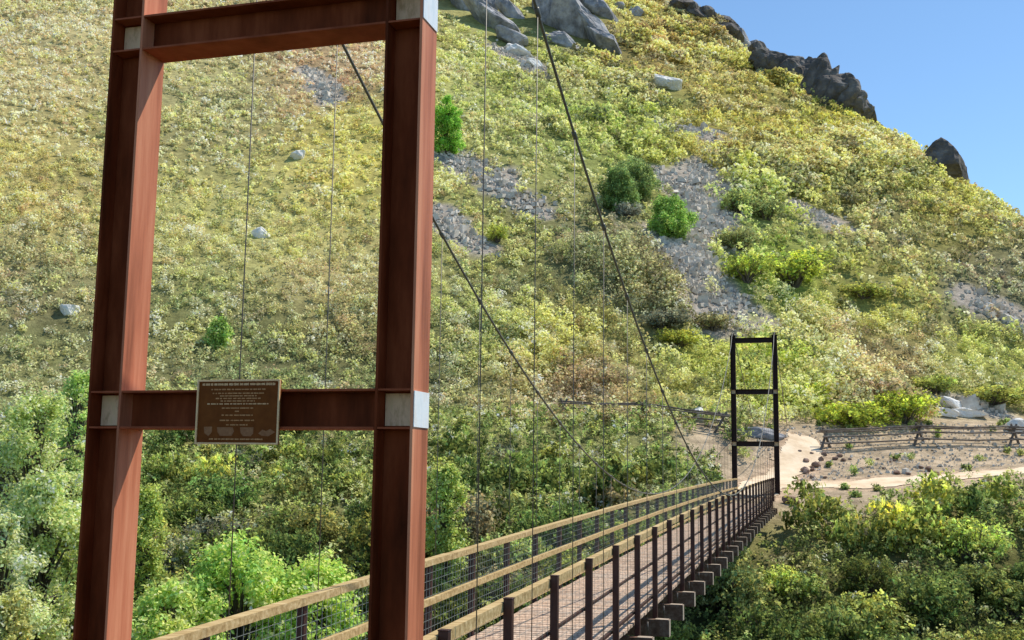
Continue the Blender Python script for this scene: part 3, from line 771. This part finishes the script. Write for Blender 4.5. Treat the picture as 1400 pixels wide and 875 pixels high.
# cables and hangers
cc = 2.0565/2
for sgn in (-1, 1):
    cr_ = subroot('main_cable'); cr_['label'] = 'right main cable with its hangers' if sgn > 0 else 'left main cable with its hangers'
    cb = MB(); tt = np.linspace(0, LEN, 90); pts = []
    zt0 = near_b[-1]+BH/2+.10+.16; zt1 = far_b[-1]+BH/2+.26
    for t_ in tt:
        z = cable_z(t_)
        if t_ < 1: z = z*(t_)+zt0*(1-t_)
        if t_ > LEN-1: z = z*(LEN-t_)+zt1*(t_-LEN+1)
        pts.append(W(t_, sgn*cc, z))
    cb.tube(pts, .0155, 8, False)
    for k in range(1, 31):
        t_ = 1.58*k; z = cable_z(t_); sl = .02262*(t_-24); d = Vector((AX[0], AX[1], sl)).normalized(); p = Vector(W(t_, sgn*cc, z))
        cb.tube([p-d*.055, p+d*.055], .027, 8)
    part(cb, 'cable', M['cable'], cr_, smooth=True)
    bs = MB(); bs.tube([W(0, sgn*cc, zt0), W(-4.5, sgn*cc, 1.75), W(-8.8, sgn*cc, -1.8)], .021, 8); part(bs, 'backstay', M['cable'], cr_, smooth=True)
    ge = W(LEN+15, sgn*cc); zg = float(Hg(np.array([ge[0]]), np.array([ge[1]]))[0])
    bs = MB(); bs.tube([W(LEN, sgn*cc, zt1), W(LEN+15, sgn*cc, zg-.2)], .021, 8); part(bs, 'backstay', M['cable'], cr_, smooth=True)
    for k in range(1, 31):
        t_ = 1.58*k; z = cable_z(t_); hb = MB(); zb = deck_z(t_)-.22
        hb.tube([W(t_, sgn*cc, z-.03), W(t_, sgn*cc, zb)], .0052, 6)
        hb.tube([W(t_, sgn*cc, zb+.18), W(t_, sgn*cc, zb+.05)], .014, 6)
        part(hb, 'hanger', M['hanger'], cr_, smooth=True)

# ------------------------------------------------------------------ plaque
def onface(u, v, t0=-D_/2-.02):
    d = ray(u, v); k = (t0+N0 @ AX)/(d[:2] @ AX); P = k*d
    return float((P[:2]-N0) @ RT), float(P[2])
(cl, zt_), (cr2, zb_) = onface(272, 520), onface(381, 608)
cm, zm = (cl+cr2)/2, (zt_+zb_)/2; pwid, phei = cr2-cl, zt_-zb_
plq = empty('plaque', None, W(-D_/2-.02, cm, zm)); plq.rotation_euler = (math.radians(0), 0, math.atan2(RT[1], RT[0]))
tag(plq, 'dark bronze plaque with raised lettering on the lower crossbeam of the near tower', 'plaque')
def pbx(mb, x, z, w, h, y=-.012, d=.004): mb.box((x, y, z), (w, d, h))
b = MB(); b.box((0, 0, 0), (pwid, .016, phei)); b.build('panel', M['bronze'], plq, bevel=.002)
b = MB(); e = .011
b.box((0, -.012, phei/2-e/2), (pwid, .012, e)); b.box((0, -.012, -phei/2+e/2), (pwid, .012, e))
b.box((-pwid/2+e/2, -.012, 0), (e, .012, phei-2*e)); b.box((pwid/2-e/2, -.012, 0), (e, .012, phei-2*e)); b.build('frame', M['bronzelight'], plq, bevel=.002)
def words(mb, z, half, h, rnd):
    x = -half
    while x < half-.004:
        w = min(rnd.uniform(.012, .04), half-x)
        y0 = x
        while y0 < x+w-.003:
            lw = rnd.uniform(.0035, .006); hh = h*rnd.choice((1, 1, .8, .9))
            pbx(mb, y0+lw/2, z, lw*.75, hh, -.0095, .003); y0 += lw+.0012
        x += w+.006
rnd = random.Random(3); lt = MB(); sc = phei/.47
Hh = phei/2
words(lt, Hh*.86, pwid*.44, .018*sc, rnd)
words(lt, Hh*.25, pwid*.37, .009*sc, rnd)
lt.build('title_lettering', M['bronzelight'], plq)
lt = MB()
for zz, hw in ((.70, .33), (.58, .31), (.50, .22), (.42, .27), (.34, .21), (.12, .19), (.02, .03), (-.10, .19), (-.26, .21), (-.40, .13)):
    words(lt, Hh*zz, pwid*hw, .0095*sc, rnd)
words(lt, -Hh*.84, pwid*.33, .011*sc, rnd)
lt.build('lettering', M['bronzemid'], plq)
lg = MB()
yq = -.0095
def polyp(mb, pts):
    n = len(pts); V = [(x, yq, z) for x, z in pts]+[(x, yq+.003, z) for x, z in pts]
    mb.add(V, [tuple(range(n)), tuple(range(2*n-1, n-1, -1))]+[(i, n+i, n+(i+1) % n, (i+1) % n) for i in range(n)])
zc = -Hh*.60; q = pwid
polyp(lg, [(-.40*q, zc+.028), (-.30*q, zc+.030), (-.30*q, zc-.004), (-.34*q, zc-.03), (-.39*q, zc-.012)])
polyp(lg, [(-.24*q, zc+.026), (-.05*q, zc+.026), (-.03*q, zc+.0), (-.06*q, zc-.028), (-.20*q, zc-.028), (-.23*q, zc-.005)])
polyp(lg, [(.04*q, zc+.026), (.20*q, zc+.026), (.20*q, zc-.012), (.17*q, zc-.03), (.08*q, zc-.03), (.05*q, zc-.01)])
polyp(lg, [(.26*q, zc-.012), (.31*q, zc+.012), (.35*q, zc+.002), (.40*q, zc+.016), (.46*q, zc-.004), (.38*q, zc-.03), (.30*q, zc-.026)])
lg.build('emblem', M['emblem'], plq)

# ------------------------------------------------------------------ buck-and-rail fences
def fence(pts_px, label, ext=None):
    P = [at(u, v) for u, v in pts_px]
    if ext: P.append(P[-1]+(P[-1]-P[-2]))
    root = empty('log_fence', None, tuple(P[0])); tag(root, label, 'fence')
    off = Vector(root.location); rr = random.Random(len(pts_px))
    def fin(m_, nm):
        o = m_.build(nm, M['fencewood'], root, smooth=False); o.matrix_parent_inverse = Matrix.Translation(-off)
    P = [Vector(p) for p in P]
    for i, p in enumerate(P):
        d = (P[min(i+1, len(P)-1)]-P[max(i-1, 0)]); d.z = 0; d.normalize(); n = Vector((-d.y, d.x, 0))
        # bucks turned so that both legs show, as in the photograph
        m1 = (n*.25+d*.62); b = MB()
        b.tube([p+m1*1.0+Vector((0, 0, -.15)), p-m1*.30+Vector((0, 0, 1.28))], [.085, .065], 7)
        b.tube([p-m1*1.0+d*.12+Vector((0, 0, -.15)), p+m1*.30+d*.12+Vector((0, 0, 1.28))], [.085, .065], 7)
        b.tube([p-m1*.55+Vector((0, 0, .38)), p+m1*.55+d*.1+Vector((0, 0, .38))], .055, 6)
        fin(b, 'buck')
    for a, c in zip(P[:-1], P[1:]):
        for (h, s, r) in ((1.12, -.1, .06), (.72, -.32, .055), (.30, -.5, .055), (.98, .25, .05)):
            d = (c-a).normalized(); n = Vector((-d.y, d.x, 0)); mid = (a+c)/2+n*s+Vector((0, 0, h-rr.uniform(.02, .1)))
            b = MB(); b.tube([a-d*.35+n*s+Vector((0, 0, h+rr.uniform(-.05, .05))), mid, c+d*.35+n*s+Vector((0, 0, h+rr.uniform(-.05, .05)))], [r, r*.9, r*.8], 7)
            fin(b, 'rail')
fence([(1128, 614), (1256, 607), (1386, 608)], 'log buck and rail fence on the bench right of the far tower', ext=True)
fence([(990, 592), (880, 576), (772, 574)], 'log rail fence half hidden in brush left of the far tower')

# ------------------------------------------------------------------ trees and individually built shrubs
def tree(x, y, ztop, rad, color, label, seed, group=None, n=9000, size=.13, zb=None, name='tree', crown_low=.25, cat='tree'):
    zg = float(Hg(np.array([x]), np.array([y]))[0]); h = ztop-zg
    rg = np.random.default_rng(seed); lobes = 95; n = int(n*1.9)
    root = empty(name, None, (x, y, zg)); tag(root, label, cat, group)
    zz = rg.uniform(crown_low, .93, lobes); pr = rad*np.sin(np.clip((zz-crown_low+.12)/(1.08-crown_low), 0, 1)*PI)**.6
    th = rg.uniform(0, 2*PI, lobes); pr = pr*(1+.28*np.sin(2*th+seed)+.18*np.sin(3*th+zz*7+seed)); rr_ = pr*np.sqrt(rg.uniform(.1, 1, lobes))*.9
    lc = np.stack([rr_*np.cos(th), rr_*np.sin(th), zz*h], 1); lr = rad*rg.uniform(.10, .27, lobes)
    w = lr**2; k = rg.choice(lobes, n, p=w/w.sum())
    d = rg.normal(size=(n, 3)); d[:, 2] += .25; d /= np.linalg.norm(d, axis=1)[:, None]
    per = 7; k = k[::per]; d = d[::per]; m_ = len(k)
    C = lc[k]+d*(lr[k]*(1.15-np.abs(rg.normal(0, .45, m_))))[:, None]
    j = np.repeat(np.arange(m_), per); n = len(j); sb = np.exp(rg.normal(-.06, .38, m_))[j]; k = k[j]; d = d[j]; C = C[j]+rg.normal(0, size*.75, (n, 3))
    Nn = d+rg.normal(0, .6, (n, 3)); Nn[:, 2] += .35; Nn /= np.linalg.norm(Nn, axis=1)[:, None]
    V, Fc = leaf_quads(C, Nn, size*rg.uniform(.6, 1.4, n), rg)
    val = rg.uniform(.72, 1.25, lobes)[k]*sb*rg.uniform(.75, 1.25, n); wr = rg.normal(0, .1, n)
    T = np.stack([val*(1+wr)*color[0], val*color[1], val*(1-wr)*color[2]], 1)*1.9
    cr_ = link('crown', np_mesh('crown', V, Fc, M['leaf'], np.repeat(np.clip(T, .01, .9), 4, 0)), root)
    b = MB(); r0 = max(.09, h*.018)
    b.tube([(0, 0, -.4), (.1*rad, .05*rad, h*.35), (-.05*rad, .08*rad, h*.75)], [r0*1.2, r0*.8, r0*.3], 8)
    for i in range(0, lobes, 1):
        z0 = min(lc[i][2]*.75, h*.7); b.tube([(.06*rad*(z0/h), .06*rad*(z0/h), z0*.85), tuple(lc[i]*np.array([.5, .5, .96])), tuple(lc[i])], [r0*.45, r0*.28, r0*.1], 5)
    b.build('trunk', M['bark'], root, smooth=True)
    return root

def xy_at_depth(u, v, y):
    d = ray(u, v); k = y/d[1]; return d[0]*k, d[2]*k

DARK = (.16, .22, .045); OLIVE = (.28, .33, .065)
def tree_px(u, v, y, wpx, color, label, seed, **k):
    x, z = xy_at_depth(u, v, y); tree(x, y, z, wpx*y/F_/2, color, label, seed, **k)
tree_px(325, 732, 30, 250, (.36, .50, .12), 'bright green tree below the tower opening, largest of the gorge trees', 501, n=14000)
tree_px(432, 748, 31, 170, (.35, .48, .11), 'bright green tree rounded crown just left of the right tower column', 502, n=9000)
tree_px(232, 780, 28, 150, (.38, .50, .13), 'low bright green tree beside the left tower column, near the bottom', 503, n=8000)
tree_px(52, 528, 40, 150, (.44, .52, .19), 'pale green tree left of the near tower, highest of its row', 504, n=11000, crown_low=.12)
tree_px(65, 640, 35, 150, (.46, .54, .20), 'pale green loose tree left of the tower, middle of its row', 505, n=11000, crown_low=.1)
tree_px(5, 690, 33, 130, (.42, .47, .22), 'grey green tree at the left edge of the photo', 506, n=8000, crown_low=.1)
tree_px(15, 790, 30, 90, (.42, .42, .16), 'yellowish bush-like tree at the bottom left corner', 507, n=5000, crown_low=.1)
tree_px(110, 500, 46, 70, (.34, .46, .14), 'narrow bright green tree touching the left tower column', 508, n=5000, crown_low=.1)
tree_px(205, 655, 38, 70, (.32, .37, .10), 'slender light green tree seen right of the left tower column', 509, n=5000, crown_low=.1)
tree_px(609, 625, 40, 60, (.31, .36, .10), 'slender light green tree just right of the right tower column', 510, n=5000, crown_low=.1)
def hill_tree(u, v, wpx, hpx, color, label, seed, n=5000, size=.22):
    p = at(u, v); s = np.linalg.norm(p)/F_
    INDIV.append((p[0], p[1], wpx*s/2))
    tree(p[0], p[1], p[2]+hpx*s, wpx*s/2*1.1, color, label, seed, n=n*2, size=size*.8, crown_low=.05)
hill_tree(918, 328, 62, 58, (.22, .33, .08), 'round dark green tree beside the scree on the hillside', 520)
hill_tree(846, 290, 56, 62, (.15, .21, .07), 'dark green tree leaning by the right main cable on the hillside', 521)
hill_tree(868, 275, 60, 58, (.19, .24, .09), 'paler tree directly behind the dark one by the right cable', 522)
hill_tree(609, 210, 42, 82, (.20, .36, .06), 'vivid green tree against the top of the right tower column', 523)
hill_tree(298, 476, 26, 40, (.26, .36, .10), 'small light green tree on the hillside inside the tower frame', 524, n=1500)

# distinct hill-foot shrubs: (u, v foot, width px, height px, colour, label)
NAMED = [(1165, 582, 110, 52, (.42, .50, .06), 'large yellow green shrub behind the fence left section'),
         (1238, 580, 90, 52, (.40, .48, .06), 'large yellow green shrub behind the fence, beside the white slabs'),
         (1112, 560, 70, 46, (.40, .48, .07), 'yellow green shrub just right of the far tower'),
         (1085, 392, 100, 52, (.40, .48, .07), 'wide vivid green shrub right of the scree, lower of a pair'),
         (1022, 388, 74, 50, (.38, .46, .08), 'vivid green shrub beside the right edge of the scree'),
         (1012, 342, 72, 42, (.34, .38, .13), 'dull green round shrub above the vivid pair by the scree'),
         (1012, 292, 62, 44, (.32, .40, .11), 'mid green shrub at the upper right of the scree'),
         (1048, 302, 64, 40, (.32, .38, .12), 'mid green shrub right of the upper scree'),
         (905, 455, 80, 36, (.22, .24, .13), 'grey green shrub mound below the scree'),
         (975, 455, 60, 30, (.30, .30, .12), 'olive shrub above the left of the far tower'),
         (930, 478, 70, 30, (.42, .46, .07), 'yellow shrub up slope left of the far tower'),
         (1180, 410, 80, 30, (.36, .40, .08), 'yellow green shrub in the middle of the right hillside'),
         (680, 335, 34, 30, (.40, .46, .08), 'yellow green shrub right of the left cable'),
         (860, 300, 40, 26, (.28, .31, .20), 'pale sage shrub below the trees by the right cable'),
         (1280, 540, 70, 30, (.34, .40, .08), 'green shrub above the white slabs at right'),
         (1360, 555, 90, 34, (.36, .40, .08), 'green shrub at the right edge above the fence')]
random.seed(77)
for (u, v, w, h, c, lab) in NAMED:
    p = at(u, v); s = np.linalg.norm(p)/F_; INDIV.append((p[0], p[1], w*s/2))
    put_shrub(p[0], p[1]+.3, w*s/2*1.1, h*s/1.25, tuple(a*b_ for a, b_ in zip(c, (1.05, 1.02, 1.3))), lab)

# far bank brush, individually
BARE = at(968, 618)
random.seed(88)
cnt = 0
groups = {}
ys = 31.0
cands = []
while ys < 58:
    st = 2.15+.02*(ys-31)
    xs = -.56*ys
    while xs < .56*ys:
        x = xs+random.uniform(-.5, .5)*st; y = ys+random.uniform(-.5, .5)*st
        xs += st
        cands.append((x, y))
    ys += st*.85
for (x, y) in cands:
    yf = 51.5+.12*(x-13)
    if y < 29+.15*x: continue
    right = ((x-N0[0])*RT[0]+(y-N0[1])*RT[1]) > 0
    if right and y > yf-1.0: continue
    if y > ytoe(x)-.5: continue
    if float(path_d(np.array([x]), np.array([y]))[0]) < 2.0: continue
    if math.hypot(x-BARE[0], (y-BARE[1])*.5) < 2.6: continue
    rad = random.uniform(1.25, 1.95); hgt = rad*random.uniform(.8, 1.2)
    if right and y > yf-5: hgt *= 1.12
    if not right and y > yf: hgt *= .8; rad *= .9
    z = float(Hg(np.array([x]), np.array([y]))[0]); top = z+hgt*1.5
    if on_bridge(x, y, rad, top): continue
    u, v = project(np.array([x]), np.array([y]), np.array([top])); u = u[0]; v = v[0]
    if u < -60 or u > 1460 or v > 915: continue
    k = random.random()
    if right:
        c = OLIVE if k < .45 else (.30, .36, .08) if k < .7 else DARK
        if y > yf-7 and k > .25: c = (.44, .50, .09)
        lab = 'green leafy oak shrub on the slope below the trail, right of the bridge'; gr = 'oak brush on the slope right of the bridge'
        if c == DARK: lab = 'darkest green shrub kind on the slope below the trail'
    else:
        c = DARK if k < .45 else OLIVE if k < .75 else (.36, .40, .11) if k < .93 else (.30, .29, .16)
        if x < -12: c = tuple(a*1.15 for a in c)
        lab = 'olive and dark green shrub on the gorge slope left of the bridge'; gr = 'brush on the slope left of the bridge'
        if u < 180: lab = 'shrub on the gorge slope left of the near tower'; gr = 'brush left of the near tower'
    near = y < 60
    put_shrub(x, y, rad, hgt, vary(c), lab, gr, parts=(y < 47))
    cnt += 1
print('bank shrubs', cnt)
# bright low plants below the deck at right
for (u, v, w, h) in [(1000, 872, 60, 44), (960, 880, 70, 50), (985, 840, 40, 34), (1035, 880, 50, 40)]:
    d = ray(u, v); y = 37; k = y/d[1]
    x = d[0]*k
    put_shrub(x, y, w*y/F_/2*1.2, h*y/F_, vary((.30, .48, .08), .05), 'bright green leafy bush beside the bridge at the bottom', 'bright bushes below the right deck edge')
_a = hill_mass(0, rng); _b = hill_mass(1, rng)
_V = np.concatenate([_a[0], _b[0]]); _T = np.concatenate([_a[1], _b[1]])
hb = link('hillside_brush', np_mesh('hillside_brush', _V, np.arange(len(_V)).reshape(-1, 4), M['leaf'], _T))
tag(hb, 'low yellow green and olive scrub covering the steep hillside', 'brush', kind='stuff')

def under_mass():
    rg = np.random.default_rng(15); st = .85
    X, Y = np.meshgrid(np.arange(-45, 42, st), np.arange(27, 74, st)); X = (X+rg.uniform(-.5, .5, X.shape)*st).ravel(); Y = (Y+rg.uniform(-.5, .5, Y.shape)*st).ravel()
    yf = 51.5+.12*(X-13); c_ = (X-N0[0])*RT[0]+(Y-N0[1])*RT[1]; t_ = (X-N0[0])*AX[0]+(Y-N0[1])*AX[1]
    keep = (np.abs(X/Y) < .56) & (Y > 29+.15*X) & (Y < ytoe(X)+1.5) & (path_d(X, Y) > 1.25)
    keep &= ~((c_ > -1.2) & (Y > yf-.3) & (rg.uniform(size=len(X)) > .14))
    bp = at(968, 618); keep &= (np.hypot((X-bp[0]), (Y-bp[1])*.5) > 1.7) | (rg.uniform(size=len(X)) < .12)
    Z = Hg(X, Y)
    keep &= ~((np.abs(c_) < 2.2) & (Z+1.0 > -2.5) & (t_ < 55))
    u, v = project(X, Y, Z+1); keep &= (v < 930)
    x, y, z, c_ = X[keep], Y[keep], Z[keep], c_[keep]; n = len(x)
    rad = rg.uniform(.5, .95, n); hgt = rad*rg.uniform(.7, 1.25, n)
    small = (c_ > -1.2) & (y > (51.5+.12*(x-13))-.3); rad[small] *= .4; hgt[small] *= .35
    pal = np.array([(.15, .20, .04), (.29, .33, .065), (.56, .56, .12), (.24, .33, .06), (.38, .33, .14), (.20, .30, .05)])
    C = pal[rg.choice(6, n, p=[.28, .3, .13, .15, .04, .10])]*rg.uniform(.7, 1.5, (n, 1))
    C = (C*.75+C.mean(1)[:, None]*.24)*(1.0+.45*sstep(-7, 1, y-yf[keep])[:, None])  # leaf colour lightened towards the bank top, standing for sunlight there
    nl = 20; N_ = n*nl; k = np.repeat(np.arange(n), nl); nb = 7; lob = rg.integers(0, nb, N_)
    lth = rg.uniform(0, 2*PI, (n, nb)); lrr = .65*np.sqrt(rg.uniform(size=(n, nb))); lz = .3+.6*rg.uniform(size=(n, nb))
    d = rg.normal(size=(N_, 3)); d[:, 2] = d[:, 2]*.8+.25; d /= np.linalg.norm(d, axis=1)[:, None]
    q = .42*(1.05-np.abs(rg.normal(0, .35, N_)))
    P = np.stack([x[k]+rad[k]*((lrr*np.cos(lth))[k, lob]+d[:, 0]*q), y[k]+rad[k]*((lrr*np.sin(lth))[k, lob]+d[:, 1]*q), z[k]+hgt[k]*1.2*np.maximum(lz[k, lob]+d[:, 2]*q, .02)], 1)
    per = 8; j = np.repeat(np.arange(N_), per)
    sb = np.exp(rg.normal(-.12, .5, N_))[j][:, None]; hl = (rg.uniform(size=N_) < .22)[j][:, None]  # hl marks the sprigs that get a painted sun highlight
    N_ = len(j); k = k[j]; d = d[j]; P = P[j]+rg.normal(0, .062, (N_, 3))
    Nn = d+rg.normal(0, .6, (N_, 3)); Nn[:, 2] += .5; Nn /= np.linalg.norm(Nn, axis=1)[:, None]
    V, Fc = leaf_quads(P, Nn, .13*rg.uniform(.6, 1.4, N_), rg)
    T = (C[k]*sb*rg.uniform(.75, 1.2, (N_, 1))+hl*(C[k]*.9+np.array([.30, .28, .07])))*(1+rg.normal(0, .06, (N_, 3)))
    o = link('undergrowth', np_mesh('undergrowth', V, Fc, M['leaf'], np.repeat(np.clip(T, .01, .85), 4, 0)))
    tag(o, 'dense mixed green undergrowth filling the gorge slopes between the shrubs', 'undergrowth', kind='stuff')
    print('under', n)
under_mass()

# ------------------------------------------------------------------ light, sky, camera
az = math.radians(58); el = math.radians(56)
sd3 = Vector((math.sin(az)*math.cos(el), math.cos(az)*math.cos(el), math.sin(el)))
sl = bpy.data.lights.new('sun', 'SUN'); sl.energy = 5.0; sl.angle = math.radians(.5); sl.color = (1, .945, .83)
so = bpy.data.objects.new('sun', sl); COL.objects.link(so); so.rotation_euler = sd3.to_track_quat('Z', 'Y').to_euler()
wd = bpy.data.worlds.new('World'); S.world = wd; wd.use_nodes = True; nt = wd.node_tree
bg = nt.nodes['Background']; sk = nt.nodes.new('ShaderNodeTexSky'); sk.sky_type = 'NISHITA'; sk.sun_disc = False
sk.sun_elevation = el; sk.sun_rotation = az; sk.altitude = 1800; sk.air_density = 1.0; sk.dust_density = .3; sk.ozone_density = 1.5
mx = nt.nodes.new('ShaderNodeMix'); mx.data_type = 'RGBA'; mx.blend_type = 'MULTIPLY'; mx.inputs[0].default_value = 1; mx.inputs[7].default_value = (1.0, 1.17, 1.2, 1)
nt.links.new(sk.outputs[0], mx.inputs[6]); nt.links.new(mx.outputs[2], bg.inputs[0]); bg.inputs[1].default_value = .15

cam = bpy.data.cameras.new('camera'); co = bpy.data.objects.new('camera', cam); COL.objects.link(co)
cam.sensor_width = 36; cam.sensor_fit = 'HORIZONTAL'; cam.lens = F_/1400*36; cam.clip_start = .05; cam.clip_end = 6000
B_ = -YC
co.matrix_world = Matrix(((RIGHT[0], UP[0], B_[0], 0), (RIGHT[1], UP[1], B_[1], 0), (RIGHT[2], UP[2], B_[2], 0), (0, 0, 0, 1)))
S.camera = co
S.view_settings.view_transform = 'Standard'; S.view_settings.look = 'None'; S.view_settings.exposure = 0
S.render.engine = 'CYCLES'
S.cycles.max_bounces = 6; S.cycles.transparent_max_bounces = 4
